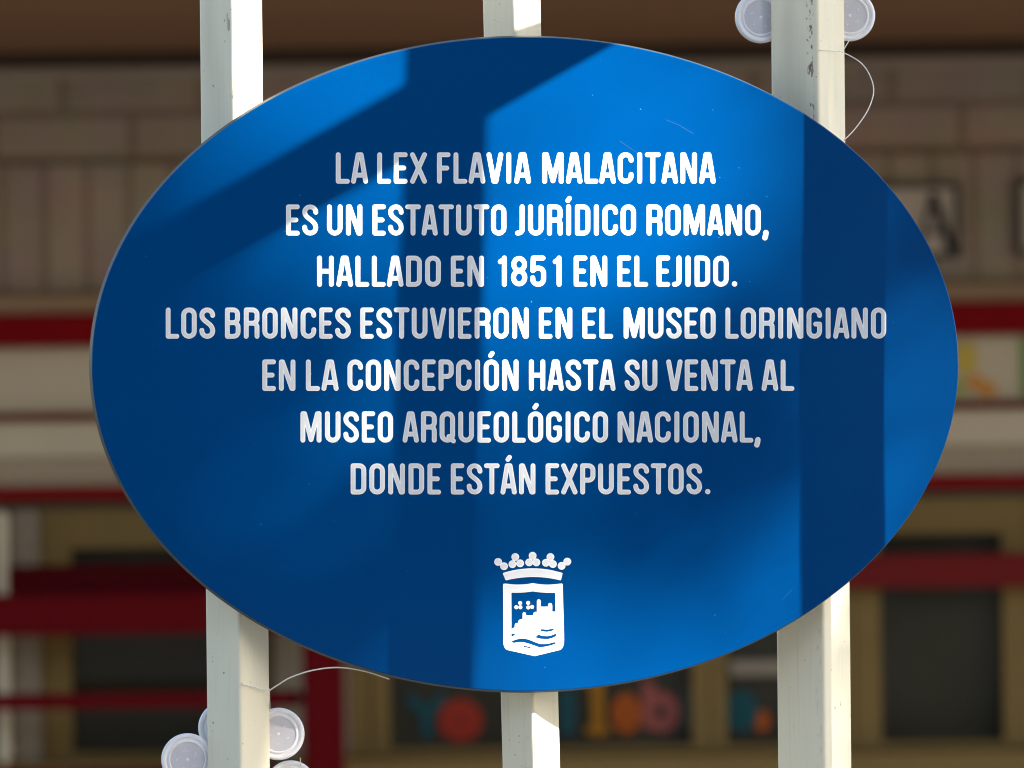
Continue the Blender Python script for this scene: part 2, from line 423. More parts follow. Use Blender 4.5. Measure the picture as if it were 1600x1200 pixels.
H_, r_ = 49.0, 3.72
B_, T_ = r_, H_ - r_
def arc(cx, cy, rx, ry, a0, a1, n=10):
    return [(cx + rx * math.cos(R(a0 + (a1 - a0) * k / n)), cy + ry * math.sin(R(a0 + (a1 - a0) * k / n))) for k in range(n + 1)]
def bez(p0, p1, p2, p3, n=12):
    o = []
    for k in range(n + 1):
        t = k / n; s = 1 - t
        o.append(tuple(s ** 3 * a + 3 * s * s * t * b + 3 * s * t * t * c + t ** 3 * d for a, b, c, d in zip(p0, p1, p2, p3)))
    return o
def glyph(ch):
    """(width, strokes, left bearing, right bearing) of one condensed router-cut capital"""
    l = r_; st, rd, di = 2.75, 2.3, 0.7
    acc = {'Í': 'I', 'Ó': 'O', 'Á': 'A'}.get(ch)
    if acc:
        w, s, a, b = glyph(acc)
        return w, s + [('a', [(w / 2 - 1.3, 55.0), (w / 2 + 1.4, 58.7)])], a, b
    W = dict(A=25, B=24, C=24, D=23.6, E=20.6, F=20.2, G=24, H=25, I=9, J=14.5, L=20.6, M=32.6, N=25.2, O=23.6, P=23.2, Q=23.6, R=24, S=24, T=24, U=24, V=25, X=25)
    W.update({'1': 13.5, '8': 24.5, '5': 23.8, ',': 9.5, '.': 8.6})
    w = W[ch]; rt = w - l; q = (rt - l) / 2; cx = w / 2
    top = lambda a0, a1: arc(cx, T_ - q, q, q, a0, a1)
    bot = lambda a0, a1: arc(cx, B_ + q, q, q, a0, a1)
    if ch == 'A': return w, [[(l, B_), (cx - 2.2, T_), (cx + 2.2, T_), (rt, B_)], [(l + 2, 13.3), (rt - 2, 13.3)]], di, di
    if ch == 'B': return w, [[(l, B_), (l, T_)] + arc(rt - 7.5, T_ - 6.5, 6.5, 6.5, 90, 0) + arc(rt - 7.5, 31.5, 6.5, 6.3, 0, -90) + [(l, 25.2)], [(rt - 8, 25.2)] + arc(rt - 7, 18.2, 7, 7, 90, 0) + arc(rt - 7, B_ + 7, 7, 7, 0, -90) + [(l, B_)]], st, rd
    if ch == 'C': return w, [[(rt, 36.6)] + top(0, 180) + bot(180, 360) + [(rt, 14.2)]], rd, 2.0
    if ch == 'D': return w, [[(l, B_), (l, T_)] + arc(rt - 7, T_ - 7, 7, 7, 90, 0) + arc(rt - 7, B_ + 7, 7, 7, 0, -90) + [(l, B_)]], st, rd
    if ch == 'E': return w, [[(rt, B_), (l, B_), (l, T_), (rt, T_)], [(l, 24.6), (rt - 2, 24.6)]], st, 1.9
    if ch == 'F': return w, [[(l, B_), (l, T_), (rt, T_)], [(l, 24.4), (rt - 2, 24.4)]], st, 1.5
    if ch == 'G': return w, [[(rt, 36.4)] + top(0, 180) + bot(180, 360) + [(rt, 23), (cx + 2.2, 23)]], rd, rd
    if ch == 'H': return w, [[(l, B_), (l, T_)], [(rt, B_), (rt, T_)], [(l, 24.5), (rt, 24.5)]], st, st
    if ch == 'I': return w, [[(cx, B_), (cx, T_)]], st, st
    if ch == 'J': return w, [[(rt, T_), (rt, B_ + 5.5)] + arc(l, B_ + 5.5, rt - l, 5.4, 0, -90, 8)], 0.8, st
    if ch == 'L': return w, [[(l, T_), (l, B_), (rt, B_)]], st, 0.9
    if ch == 'M': return w, [[(l, B_), (l, T_), (l + 2.6, T_), (cx, B_ + 1), (rt - 2.6, T_), (rt, T_), (rt, B_)]], st, st
    if ch == 'N': return w, [[(l, B_), (l, T_), (l + 1.8, T_), (rt - 1.8, B_), (rt, B_), (rt, T_)]], st, st
    if ch == 'O': return w, [top(0, 180) + bot(180, 360) + [(rt, T_ - q)]], rd, rd
    if ch == 'P': return w, [[(l, B_), (l, T_)] + arc(rt - 7, T_ - 7, 7, 7, 90, 0) + arc(rt - 7, 29.5, 7, 7, 0, -90) + [(l, 22.5)]], st, 1.5
    if ch == 'Q': return w, [top(0, 180) + bot(180, 360) + [(rt, T_ - q)], [(cx + 2.5, 9.5), (rt + 1.2, 2.6)]], rd, rd
    if ch == 'R': return w, [[(l, B_), (l, T_)] + arc(rt - 7, T_ - 7, 7, 7, 90, 0) + arc(rt - 7, 31.3, 7, 7, 0, -90) + [(l, 24.3)], [(rt - 8, 24.3)] + arc(rt - 6, 18.3, 6, 6, 90, 0) + [(rt, B_)]], st, 2.2
    if ch == 'S': return w, [[(rt, 36.6)] + top(0, 180) + bez((l, T_ - q), (l, 26), (rt, 25.5), (rt, B_ + q)) + bot(0, -180) + [(l, 13.2)]], 1.9, 1.9
    if ch == 'T': return w, [[(l, T_), (rt, T_)], [(cx, T_), (cx, B_)]], 0.6, 0.6
    if ch == 'U': return w, [[(l, T_)] + bot(180, 360) + [(rt, T_)]], st, st
    if ch == 'V': return w, [[(l, T_), (cx - 1.4, B_), (cx + 1.4, B_), (rt, T_)]], di, di
    if ch == 'X': return w, [[(l, T_), (rt, B_)], [(l, B_), (rt, T_)]], 1.4, 1.4
    if ch == '1': return w, [[(l, 39.6), (rt - 0.6, 43), (rt, T_), (rt, B_)]], 2.4, 4.0
    if ch == '8': return w, [arc(cx, 35.2, q - .4, 9.4, 0, 360, 28), arc(cx, 14.6, q, 10.1, 0, 360, 28)], rd, rd
    if ch == '5': return w, [[(rt - 1, T_), (l + 0.8, T_), (l + 0.2, 25.5)], [(l + 0.2, 25.5)] + [(l + 3, 28.2)] + arc(cx, 21.5, q, 8, 100, 0) + bot(0, -180) + [(l, 14)]], rd, rd
    if ch == ',': return w, [('c', [(5.2, 4.6), (4.8, 1.0), (3.6, -3.6)])], 0.8, 0
    if ch == '.': return w, [('c', [(4.3, 4.4), (4.3, 4.4)])], 2.4, 0

def word_loops(word, x0, x1, ytop, ybot):
    """outlines, in photo pixels, of a word fitted between x0 and x1"""
    gs = [glyph(c) for c in word]
    pos = []; x = 0
    for i, g in enumerate(gs):
        if i: x += g[2]
        pos.append(x); x += g[0] + (g[3] if i < len(gs) - 1 else 0)
    k = (x1 - x0 - 2 * r_) / (x - 2 * r_) if len(word) > 1 and x > 2.2 * r_ else 1.0
    ky = (ybot - ytop) / H_
    loops, inner = [], []
    for g, p in zip(gs, pos):
        h = 0.3
        gx0, gx1 = x0 + r_ + (p - r_) * k - 3, x0 + r_ + (p + g[0] - r_) * k + 4
        X, Y = np.meshgrid(np.arange(gx0, gx1, h), np.arange(-9, 66, h))
        F = np.full(X.shape, 1e9)
        for s in g[1]:
            rr = r_
            if isinstance(s, tuple): rr = 3.6 if s[0] == 'a' else 4.15; s = s[1]
            jit = rr + random.uniform(-0.05, 0.05)
            P = [(x0 + r_ + (p + a - r_) * k, b) for a, b in s]
            for a, b in zip(P, P[1:]): F = np.minimum(F, seg_d(X, Y, a, b, jit))
        for lp in contours(F, gx0, -9, h):
            loops.append([(a, ybot - b * ky) for a, b in thin(lp)])
        for lp in contours(F + 1.15, gx0, -9, h):
            inner.append([(a, ybot - b * ky) for a, b in thin(lp)])
    return loops, inner

# ------------------------------------------------------------------ the sign
sign = empty('oval_sign', SIGN_C, 'large blue oval sign with white Spanish lettering and a crest on white posts', 'sign')
sign.rotation_euler = (0, 0, YAW)
bpy.context.view_layer.update()
def loc_uv(lp): return [uv(*p) for p in lp]
# panel: face slightly smaller than its back (draft of the cut edge)
N = 256
oval = [uv(820.5 + 680 * math.cos(2 * math.pi * k / N), 569 + 514 * math.sin(2 * math.pi * k / N)) for k in range(N)]
bm = bmesh.new(); rings = []
for (inset, dep) in ((0.0020, 0.0), (0.0015, 0.0004), (-0.0002, 0.0085), (0.0006, 0.0090)):
    ring = []
    for (a, b) in oval:
        L = math.hypot(a, b)
        ring.append(bm.verts.new((a * (1 - inset / L), dep, b * (1 - inset / L))))
    rings.append(ring)
ff = bm.faces.new(rings[0]); ff.material_index = 0
for a, b, mi in ((0, 1, 0), (1, 2, 1), (2, 3, 1)):
    for k in range(N):
        f = bm.faces.new((rings[a][k], rings[a][(k + 1) % N], rings[b][(k + 1) % N], rings[b][k])); f.material_index = mi
bk = bm.faces.new(rings[3][::-1]); bk.material_index = 1
panel = link('panel', mesh_of(bm, 'panel'), [M_BLUE, M_EDGE], sign)
def on_panel(name, loops, inner):
    """white paint in a routed outline: a clean rim and, a hair above it, the greyer filling"""
    bm = bmesh.new()
    for lps, lift, mi in ((loops, 0.0, 1), (inner, 0.00006, 0)):
        me = plate(name, [loc_uv(lp) for lp in lps], 0.00012)
        me.transform(Matrix.Rotation(R(90), 4, 'X'))
        me.transform(Matrix.Translation((0, -lift - 0.0001, 0)))
        n0 = len(bm.faces); bm.from_mesh(me); bpy.data.meshes.remove(me)
        bm.faces.ensure_lookup_table()
        for f in bm.faces[n0:]: f.material_index = mi
    me = bpy.data.meshes.new(name); bm.to_mesh(me); bm.free()
    me.materials.append(M_WHITE); me.materials.append(M_RIM)
    o = bpy.data.objects.new(name, me); COL.objects.link(o); o.parent = sign
    return o
LINES = [
    (238, 287, [('LA', 524.7, 575), ('LEX', 589.4, 667), ('FLAVIA', 682.8, 829.5), ('MALACITANA', 847.2, 1118)]),
    (319.5, 368, [('ES', 447, 497), ('UN', 511, 566), ('ESTATUTO', 582, 791), ('JURÍDICO', 805, 993.5), ('ROMANO,', 1010.5, 1201)]),
    (399.5, 448, [('HALLADO', 495.5, 688.7), ('EN', 704.5, 756), ('185', 778, 853), ('1', 863.7, 877.3), ('EN', 896.5, 948.5), ('EL', 964.5, 1012.5), ('EJIDO.', 1026, 1152)]),
    (480.5, 529.2, [('LOS', 259, 336), ('BRONCES', 351.5, 548), ('ESTUVIERON', 563, 826), ('EN', 842, 894), ('EL', 910, 958), ('MUSEO', 974.5, 1118), ('LORINGIANO', 1133.5, 1384.5)]),
    (561.7, 610.7, [('EN', 410, 461.5), ('LA', 478, 529), ('CONCEPCIÓN', 543, 810), ('HASTA', 826.5, 961.7), ('SU', 976, 1027), ('VENTA', 1041, 1176), ('AL', 1190, 1241)]),
    (642.7, 691.5, [('MUSEO', 469.5, 614), ('ARQUEOLÓGICO', 629, 950), ('NACIONAL,', 965, 1188.5)]),
    (724, 772.5, [('DONDE', 548, 689), ('ESTÁN', 704.5, 836.5), ('EXPUESTOS.', 852.5, 1110)]),
]
for (yt, yb, words) in LINES:
    lps, inn = [], []
    for (w, a, b) in words:
        lo_, in_ = word_loops(w, a, b, yt, yb); lps += lo_; inn += in_
    on_panel('text_line', lps, inn)

# crest, measured on a six-fold enlargement
def crest_loops(F, X0, Y0, h):
    return [[(740 + a / 6, 840 + b / 6) for a, b in thin(lp, 0.25)] for lp in contours(F, X0, Y0, h)]
h = 2.0
X, Y = np.meshgrid(np.arange(170, 940, h), np.arange(110, 430, h))
F = np.full(X.shape, 1e9)
for (a, b) in ((230, 228), (285, 268), (390, 182), (364, 249), (436, 241), (553, 170), (521, 232), (588, 232), (720, 182), (678, 236), (743, 248), (878, 225), (825, 265)):
    F = np.minimum(F, np.hypot(X - a, Y - b) - 36)
arc_t = [(283 + 542 * k / 24, 338 - 42 * (1 - ((k - 12) / 12) ** 2)) for k in range(25)]
arc_b = [(812 - 506 * k / 24, 392 - 31 * (1 - ((k - 12) / 12) ** 2)) for k in range(25)]
F = np.minimum(F, poly_d(X, Y, arc_t + arc_b) - 8)
crest = on_panel('crest', crest_loops(F, 170, 110, h), crest_loops(F + 6, 170, 110, h))
X, Y = np.meshgrid(np.arange(250, 880, h), np.arange(410, 1130, h))
def qarc(x0, y0, x1, y1, xm, ym, n=8):
    return [((1 - t) ** 2 * x0 + 2 * t * (1 - t) * xm + t * t * x1, (1 - t) ** 2 * y0 + 2 * t * (1 - t) * ym + t * t * y1) for t in [k / n for k in range(n)]]
outer = [(286, 442), (305, 442)] + qarc(310, 442, 556, 436, 440, 462) + qarc(556, 436, 815, 440, 680, 464) + [(825, 440), (838, 950)] + qarc(838, 960, 800, 1048, 838, 1030) + [(572, 1100)] + qarc(318, 1044, 288, 970, 288, 1030)
F = poly_d(X, Y, outer) - 10
hole = [(356, 520)] + qarc(360, 518, 556, 506, 460, 522) + qarc(556, 506, 758, 520, 650, 522) + [(763, 520), (766, 692), (739, 692), (739, 632)] + arc(717, 632, 21, 22, 0, -180, 8) + [(696, 645), (631, 645), (631, 597)] + arc(611, 597, 20, 21, 0, -180, 8) + [(591, 694)] + arc(580, 714, 22, 20, -70, -180, 6) + [(558, 727), (493, 727), (493, 716)] + arc(475, 714, 18, 18, 0, -180, 8) + [(457, 762), (440, 764)] + arc(440, 785, 22, 20, -100, -180, 5) + [(418, 798)] + arc(405, 818, 22, 19, -80, -180, 5) + [(383, 838), (356, 856)]
Fh = poly_d(X, Y, hole) - 2
for (a, b) in ((400, 653), (436, 613), (438, 653), (511, 612), (512, 655), (548, 650)):
    Fh = np.maximum(Fh, -(np.hypot(X - a, Y - b) - 18.5))
F = np.maximum(F, -Fh)
slits = [
    [(634, 862), (690, 866), (750, 858), (735, 870), (690, 880), (645, 876), (634, 872)],
    [(602, 912), (640, 924), (690, 928), (730, 920), (769, 904), (769, 922), (730, 940), (690, 949), (630, 945), (580, 932), (600, 926)],
    qarc(360, 975, 520, 962, 440, 935) + qarc(520, 962, 620, 1000, 575, 985) + qarc(620, 1000, 769, 976, 700, 1008) + [(769, 988)] + qarc(765, 992, 620, 1026, 700, 1018) + qarc(620, 1026, 500, 985, 565, 1005) + qarc(500, 985, 360, 990, 430, 965),
    [(358, 903), (386, 905), (374, 912), (372, 918), (358, 923)],
    [(472, 1018), (500, 1023), (532, 1031), (528, 1033), (498, 1027), (472, 1022)]]
for s in slits: F = np.maximum(F, -(poly_d(X, Y, s) - 4))
sh = on_panel('shield', crest_loops(F, 250, 410, h), crest_loops(F + 6, 250, 410, h))
sh.parent = crest

M_SCR = mat('scratch_mark', (0.02, 0.11, 0.29), 0.5, 0.1)
for pts in ([(968, 220), (984, 231), (1001, 243)], [(1040, 187), (1060, 195), (1083, 209)], [(1222, 937), (1230, 929), (1238, 921)], [(828, 351), (834, 353)], [(824, 618), (829, 624)], [(806, 342), (809, 344)]):
    child_local(link('scratch', tube_mesh([on_sign(a, b, -0.00002) for a, b in pts], 0.00013, 'scratch', 5), M_SCR), sign)

# ------------------------------------------------------------------ the three posts that carry the sign
def post(px_top, y_top, px_bot, y_bot, wl, wr, back, label, i, rust, parent=None, zt=2.9):
    a, b = on_sign(px_top, y_top, back), on_sign(px_bot, y_bot, back)
    d = (b - a) / (b.z - a.z)
    base = a - d * a.z
    topp = a + d * (zt - a.z)
    wl, wr = wl * 0.0005, wr * 0.0005
    w = math.hypot(wl, wr); A = math.atan2(wr, wl)
    el = Vector((-math.cos(A), math.sin(A), 0)) * w; er = Vector((math.sin(A), math.cos(A), 0)) * w
    corners = [Vector((0, 0, 0)), er, er + el, el]
    rr = 0.0028; sec = []
    for k in range(4):
        c, p, n = corners[k], corners[k - 1], corners[(k + 1) % 4]
        e1, e2 = (p - c).normalized(), (n - c).normalized()
        for t in range(5):
            ang = t / 4 * math.pi / 2
            sec.append(c + e1 * rr * (1 - math.sin(ang)) + e2 * rr * (1 - math.cos(ang)))
    bm = bmesh.new()
    lo = [bm.verts.new(v) for v in sec]; hi = [bm.verts.new(v + (topp - base)) for v in sec]
    n = len(sec)
    for k in range(n): bm.faces.new((lo[k], lo[(k + 1) % n], hi[(k + 1) % n], hi[k]))
    bm.faces.new(hi); bm.faces.new(lo[::-1])
    lean_at_eye = ((topp - base) * (CAM.z / zt)).x
    o = link('sign_post', mesh_of(bm, 'sign_post'), post_mat(i, rust, lean_at_eye - (0.005 if rust else 0)))
    o.location = base
    return tag(o, label, 'post', 'white posts carrying the sign')
P1 = post(364.5, 0, 374.5, 960, 57, 44, 0.020, 'left white square post behind the sign, sunlit white on its right side above', 1, False)
P2 = post(805, 0, 833, 1090, 53, 42, 0.020, 'middle white square post behind the centre of the oval sign', 2, False)
P3 = post(1278, 0, 1287, 940, 74, 48, 0.020, 'right white square post with rust spots along its edge, behind the sign', 3, True)
# stand-offs between panel and posts
for (px, py) in ((368, 330), (371, 780), (811, 150), (829, 1000), (1281, 330), (1285, 780)):
    a, b = on_sign(px, py, 0.0085), on_sign(px, py, 0.0225)
    me = tube_mesh([a, b], 0.007, 'mount', 12)
    o = link('mount', me, M_EDGE); child_local(o, sign)

# ------------------------------------------------------------------ plastic lids strung behind the posts
def lathe(prof, n, name):
    bm = bmesh.new(); rings = []
    for (rad, y) in prof:
        rings.append([bm.verts.new((rad * math.cos(2 * math.pi * k / n), y, rad * math.sin(2 * math.pi * k / n))) for k in range(n)])
    for a, b in zip(rings, rings[1:]):
        for k in range(n): bm.faces.new((a[k], a[(k + 1) % n], b[(k + 1) % n], b[k]))
    bm.faces.new(rings[0]); bm.faces.new(rings[-1][::-1])
    return mesh_of(bm, name)
mm = 0.001
rim_prof = [(13.6 * mm, 1.5 * mm), (13.6 * mm, 0.2 * mm), (14.0 * mm, -0.3 * mm), (15.0 * mm, -0.3 * mm), (15.5 * mm, 0.5 * mm), (16.3 * mm, 0.9 * mm), (17.0 * mm, 0.2 * mm), (17.6 * mm, -0.5 * mm), (19.2 * mm, -0.4 * mm), (20.2 * mm, 0.3 * mm), (20.6 * mm, 1.6 * mm), (20.5 * mm, 3.6 * mm), (19.9 * mm, 4.6 * mm), (18.8 * mm, 4.6 * mm)]
rim_me = lathe(rim_prof, 72, 'plastic_lid')
bm = bmesh.new()
bmesh.ops.create_cone(bm, cap_ends=True, segments=48, radius1=13.8 * mm, radius2=13.8 * mm, depth=1.2 * mm, matrix=Matrix.Translation((0, 1.0 * mm, 0)) @ Matrix.Rotation(R(90), 4, 'X'))
disc_me = mesh_of(bm, 'disc')
mark_bm = bmesh.new()
for k in range(5):                                  # small raised mould marks
    a = 2 * math.pi * k / 5 + 0.5; c = Vector((7.2 * mm * math.cos(a), 0.3 * mm, 7.2 * mm * math.sin(a)))
    for j in range(3):
        t = random.uniform(0, 6.28); L = random.uniform(0.6, 1.3) * mm
        p = c + Vector((random.uniform(-1.2, 1.2) * mm, 0, random.uniform(-1.2, 1.2) * mm))
        m3 = Matrix.Translation(p) @ Matrix.Rotation(t, 4, 'Y') @ Matrix.Diagonal((L * 2, 0.35 * mm, 0.35 * mm, 1))
        bmesh.ops.create_cube(mark_bm, size=1.0, matrix=m3)
bmesh.ops.create_cone(mark_bm, cap_ends=True, segments=16, radius1=1.3 * mm, radius2=1.1 * mm, depth=0.3 * mm, matrix=Matrix.Translation((0, 0.3 * mm, 0)) @ Matrix.Rotation(R(90), 4, 'X'))
mark_me = mesh_of(mark_bm, 'mould_mark')
for me_, m_ in ((rim_me, M_LID), (disc_me, M_DISC), (mark_me, M_LID)): me_.materials.append(m_)
for p in rim_me.polygons: p.use_smooth = True
LIDS = [
    (1189, 27, 0.055, 20, 'round white plastic lid peeping out left of the right post, above the sign'),
    (1328, 24, 0.060, -75, 'round white plastic lid peeping out right of the right post, above the sign'),
    (293, 1187, 0.050, 140, 'round white plastic lid lowest at the left side of the left post'),
    (351, 1137, 0.062, 65, 'round white plastic lid almost hidden behind the left post, only a sliver showing'),
    (435, 1147, 0.050, -20, 'round white plastic lid below the wire, right of the left post'),
    (455, 1229, 0.062, 200, 'round white plastic lid cut by the lower photo edge, right of the left post')]
lid_c = []
for (px, py, back, ang, lab) in LIDS:
    o = bpy.data.objects.new('plastic_lid', rim_me); COL.objects.link(o)
    o.location = on_sign(px, py, back)
    o.rotation_euler = (R(random.uniform(-4, 4)), R(ang), YAW + R(random.uniform(-5, 5)))
    tag(o, lab, 'plastic lid', 'plastic lids strung on the posts')
    d = bpy.data.objects.new('disc', disc_me); COL.objects.link(d); d.parent = o
    e = bpy.data.objects.new('mould_mark', mark_me); COL.objects.link(e); e.parent = d
    lid_c.append(o.location.copy())

# ------------------------------------------------------------------ the two lines of nylon
def wire(pts, rad, label):
    p3 = [on_sign(*p) for p in pts]
    me = tube_mesh(spline(p3, 10), rad, 'nylon_line', 8)
    o = link('nylon_line', me, M_WIRE, smooth=True)
    o.data.transform(Matrix.Translation(-p3[0])); o.location = p3[0]
    return tag(o, label, 'line')
wire([(608, 1061, 0.012), (570, 1049, 0.009), (530, 1043, 0.008), (490, 1047, 0.012), (455, 1058, 0.020), (436, 1069, 0.028), (422, 1078, 0.0355), (421, 1078, 0.0355), (400, 1074, 0.028), (378, 1068.5, 0.0185)], 0.00055,
     'thin pale nylon line arching from the lower edge of the sign to the left post')
wire([(1319, 219, 0.012), (1337, 200, 0.016), (1356, 172, 0.02), (1365, 144, 0.024), (1360, 120, 0.028), (1345, 98, 0.032), (1317, 82, 0.0385), (1300, 79, 0.034), (1281, 78, 0.0195)], 0.00042,
     'thin pale nylon line looping out right of the right post above the sign')
wire([(421, 1076, 0.0375), (421.5, 1095, 0.038), (422, 1112, 0.049)], 0.0003, 'short nylon thread running down the left post to the lid')
wire([(1316, 81, 0.040), (1321, 73, 0.045), (1327, 63, 0.058)], 0.0003, 'short nylon thread from the right post up to the lid')
wire([(469, 1184, 0.049), (469.5, 1191, 0.052), (470, 1196, 0.061)], 0.0003, 'tiny nylon thread joining the two lids right of the left post')

# ------------------------------------------------------------------ plaques, posters and paper letters on the building
def letter_mesh(strokes, rad, u0, u1, v0, v1, y, thick, name, m):
    """thick flat letter on the facade; strokes in 0..1 boxes, v downwards"""
    P = [[(u0 + a * (u1 - u0), v0 + b * (v1 - v0)) for a, b in s] for s in strokes]
    X, Y = np.meshgrid(np.arange(u0 - 25, u1 + 25, 1.0), np.arange(v0 - 25, v1 + 25, 1.0))
    F = np.full(X.shape, 1e9)
    for k, s in enumerate(P):
        rr = rad[k] if isinstance(rad, list) else rad
        for a, b in zip(s, s[1:]): F = np.minimum(F, seg_d(X, Y, a, b, rr))
    lps = [[(fx(a), fz(b)) for a, b in thin(lp, 0.1)] for lp in contours(F, u0 - 25, v0 - 25, 1.0)]
    me = plate(name, lps, thick / 2)
    me.transform(Matrix.Rotation(R(90), 4, 'X')); me.transform(Matrix.Translation((0, y - thick / 2 - 0.001, 0)))
    c = Vector((fx((u0 + u1) / 2), y, fz((v0 + v1) / 2)))
    me.transform(Matrix.Translation(-c))
    o = link(name, me, m); o.location = c
    return o
def plaque(u0, u1, v0, v1, label):
    c = Vector((fx((u0 + u1) / 2), FY - 0.004, fz(v1)))
    e = empty('letter_plaque', c, label, 'plaque')
    box('plate', fx(u0), fx(u1), FY - 0.016, FY - 0.0045, fz(v1), fz(v0), M_TILE, e, 0.001)
    bm = bmesh.new(); t = 7
    for (a, b, cc, d) in ((u0, u1, v0, v0 + t), (u0, u1, v1 - t, v1), (u0, u0 + t, v0 + t + .3, v1 - t - .3), (u1 - t, u1, v0 + t + .3, v1 - t - .3)):
        box_bm(bm, fx(a), fx(b), FY - 0.022, FY - 0.0165, fz(d), fz(cc))
    child_local(link('border', mesh_of(bm, 'border'), M_BLACK), e)
    return e
pq = plaque(1330, 1502, 296, 412, 'tiled plaque with a black border and the letter A, right of the sign')
o = letter_mesh([[(0.0, 1), (0.42, 0)], [(0.45, 0), (1, 1)], [(0.15, .68), (.85, .68)]], [2.6, 6.5, 2.4], 1438, 1488, 316, 398, FY - 0.0165, 0.004, 'letter', M_BLACK)
o.location -= pq.location; o.parent = pq
plaque(1592, 1760, 292, 410, 'black-bordered plaque at the right photo edge, only its side showing')
def poster(u0, u1, v0, v1, col, label, shape):
    y = FY - 0.0125
    o = letter_mesh(shape, (u1 - u0) / 2, (u0 + u1) / 2 - 1, (u0 + u1) / 2 + 1, v0, v1, y, 0.003, 'paper_shape', paper('paper_' + label.split()[0], col))
    return tag(o, label, 'paper decoration', 'paper decorations on the building')
FRONT = FY + 0.0535                              # front of the panes
def pletter(strokes, rad, u0, u1, v0, v1, col, label, name='paper_letter'):
    o = letter_mesh(strokes, rad, u0, u1, v0, v1, FRONT, 0.003, name, paper('paper_' + name, col))
    return tag(o, label, 'paper letter', 'paper letters in the windows')
ring = [(0.5 + 0.5 * math.cos(2 * math.pi * k / 24), 0.5 + 0.5 * math.sin(2 * math.pi * k / 24)) for k in range(25)]
TEAL, ROSSO, GOLD, ORNG, PINK, GREY = (0.012, 0.062, 0.075), (0.26, 0.027, 0.016), (0.28, 0.12, 0.011), (0.33, 0.075, 0.012), (0.25, 0.07, 0.058), (0.07, 0.072, 0.06)
pletter([[(0, 0), (.5, .45)], [(1, 0), (.5, .45)], [(.5, .45), (.5, 1)]], 9, 636, 682, 1093, 1146, TEAL, 'teal paper letter Y in the window, left of the middle post')
pletter([ring], 15, 692, 732, 1108, 1146, ROSSO, 'round red paper letter o in the window, beside the teal Y')
pletter([[(.5, 0), (.5, 1)]], 12, 872, 890, 1090, 1140, TEAL, 'teal paper letter l partly behind the middle post')
pletter([[(.5, 0), (.5, 1)], [(0, 1), (1, 1)], [(.2, 0), (.5, 0)]], [10, 6, 6], 914, 942, 1076, 1146, GOLD, 'golden yellow paper letter l in the window, right of the middle post')
pletter([ring, [(0, .5), (1, .5)]], 8, 958, 988, 1096, 1144, ORNG, 'orange paper letter e between the yellow and the pink letters')
pletter([[(0, -.55), (0, .9)], ring], 10, 1008, 1046, 1096, 1140, PINK, 'pink paper letter b in the window next to the orange e')
pletter([ring], 8, 1066, 1072, 1085, 1142, GREY, 'grey green paper shape beside the pink b', 'paper_letter')
pletter([ring], 16, 1140, 1165, 1102, 1135, TEAL, 'round teal paper letter in the window, left of the right post')
pletter([[(.5, 0), (.5, 1)]], 11, 1180, 1192, 1128, 1140, ORNG, 'small orange paper dot beside the round teal letter')
def pshape(strokes, rad, u0, u1, v0, v1, col, label):
    o = letter_mesh(strokes, rad, u0, u1, v0, v1, FY, 0.003, 'paper_shape', paper('paper_shape', col))
    return tag(o, label, 'paper decoration', 'paper decorations on the building')
pshape([[(.5, 0), (.5, 1)]], 16, 1500, 1520, 560, 578, (0.45, 0.33, 0.06), 'yellow paper cut-out on the cream band, right of the sign')
pshape([[(0, 0), (1, 1)]], 12, 1522, 1545, 606, 620, (0.50, 0.22, 0.05), 'orange paper cut-out under the yellow one on the cream band')
pshape([[(.5, 0), (.5, 1)]], 12, 1492, 1500, 612, 620, (0.30, 0.33, 0.10), 'small green paper cut-out beside the orange one')
pshape([[(.5, 0), (.5, 1)]], 14, 1606, 1612, 550, 622, (0.16, 0.26, 0.07), 'green paper strip at the right photo edge on the cream band')

# ------------------------------------------------------------------ what shades the sign: fence members and a tree on the sunny side
def to_sun(px, py, D): return on_sign(px, py) + S * D
def sqtube(a, b, w, face):
    """square tube from a to b whose side looks along `face`"""
    a, b = Vector(a), Vector(b); d = (b - a).normalized()
    f = (Vector(face) - d * Vector(face).dot(d)).normalized(); g = d.cross(f)
    bm = bmesh.new()
    q = [[bm.verts.new(p + f * w / 2 * i + g * w / 2 * j) for (i, j) in ((1, 1), (-1, 1), (-1, -1), (1, -1))] for p in (a, b)]
    for k in range(4): bm.faces.new((q[0][k], q[0][(k + 1) % 4], q[1][(k + 1) % 4], q[1][k]))
    bm.faces.new(q[0][::-1]); bm.faces.new(q[1])
    bmesh.ops.bevel(bm, geom=list(bm.edges), offset=0.002, segments=2, affect='EDGES')
    return bm
M_POSTX = mat('painted_steel_plain', (0.70, 0.68, 0.61), 0.4, 0.4, var=0.05, scale=12)
def through(p, q, z0, z1):
    d = (q - p) / (q.z - p.z)
    return p + d * (z0 - p.z), p + d * (z1 - p.z)
# post with a slanted brace
lo, hi = through(to_sun(696, 200, 0.80), to_sun(678, 1035, 0.90), 0.0, 2.75)
fr = empty('braced_post', lo, 'white square post with a slanted brace, standing right of the camera', 'post')
bm = sqtube(lo, hi, 0.042, S); child_local(link('upright', mesh_of(bm, 'upright'), M_POSTX), fr)
pa, pb = to_sun(1010, -20, 0.52), to_sun(120, 482, 1.62)
dd = (pb - pa)
bm = sqtube(pa - dd * 0.15, pb + dd * 0.25, 0.052, S); child_local(link('brace', mesh_of(bm, 'brace'), M_POSTX), fr)
# nearest post of the row, close by on the right
lo, hi = through(to_sun(1319, 200, 0.30), to_sun(1316, 960, 0.30), 0.0, 2.75)
bm = sqtube(lo, hi, 0.0415, S)
o = link('near_post', mesh_of(bm, 'near_post'), M_POSTX)
tag(o, 'plain white square post just beyond the right edge of the sign', 'post')

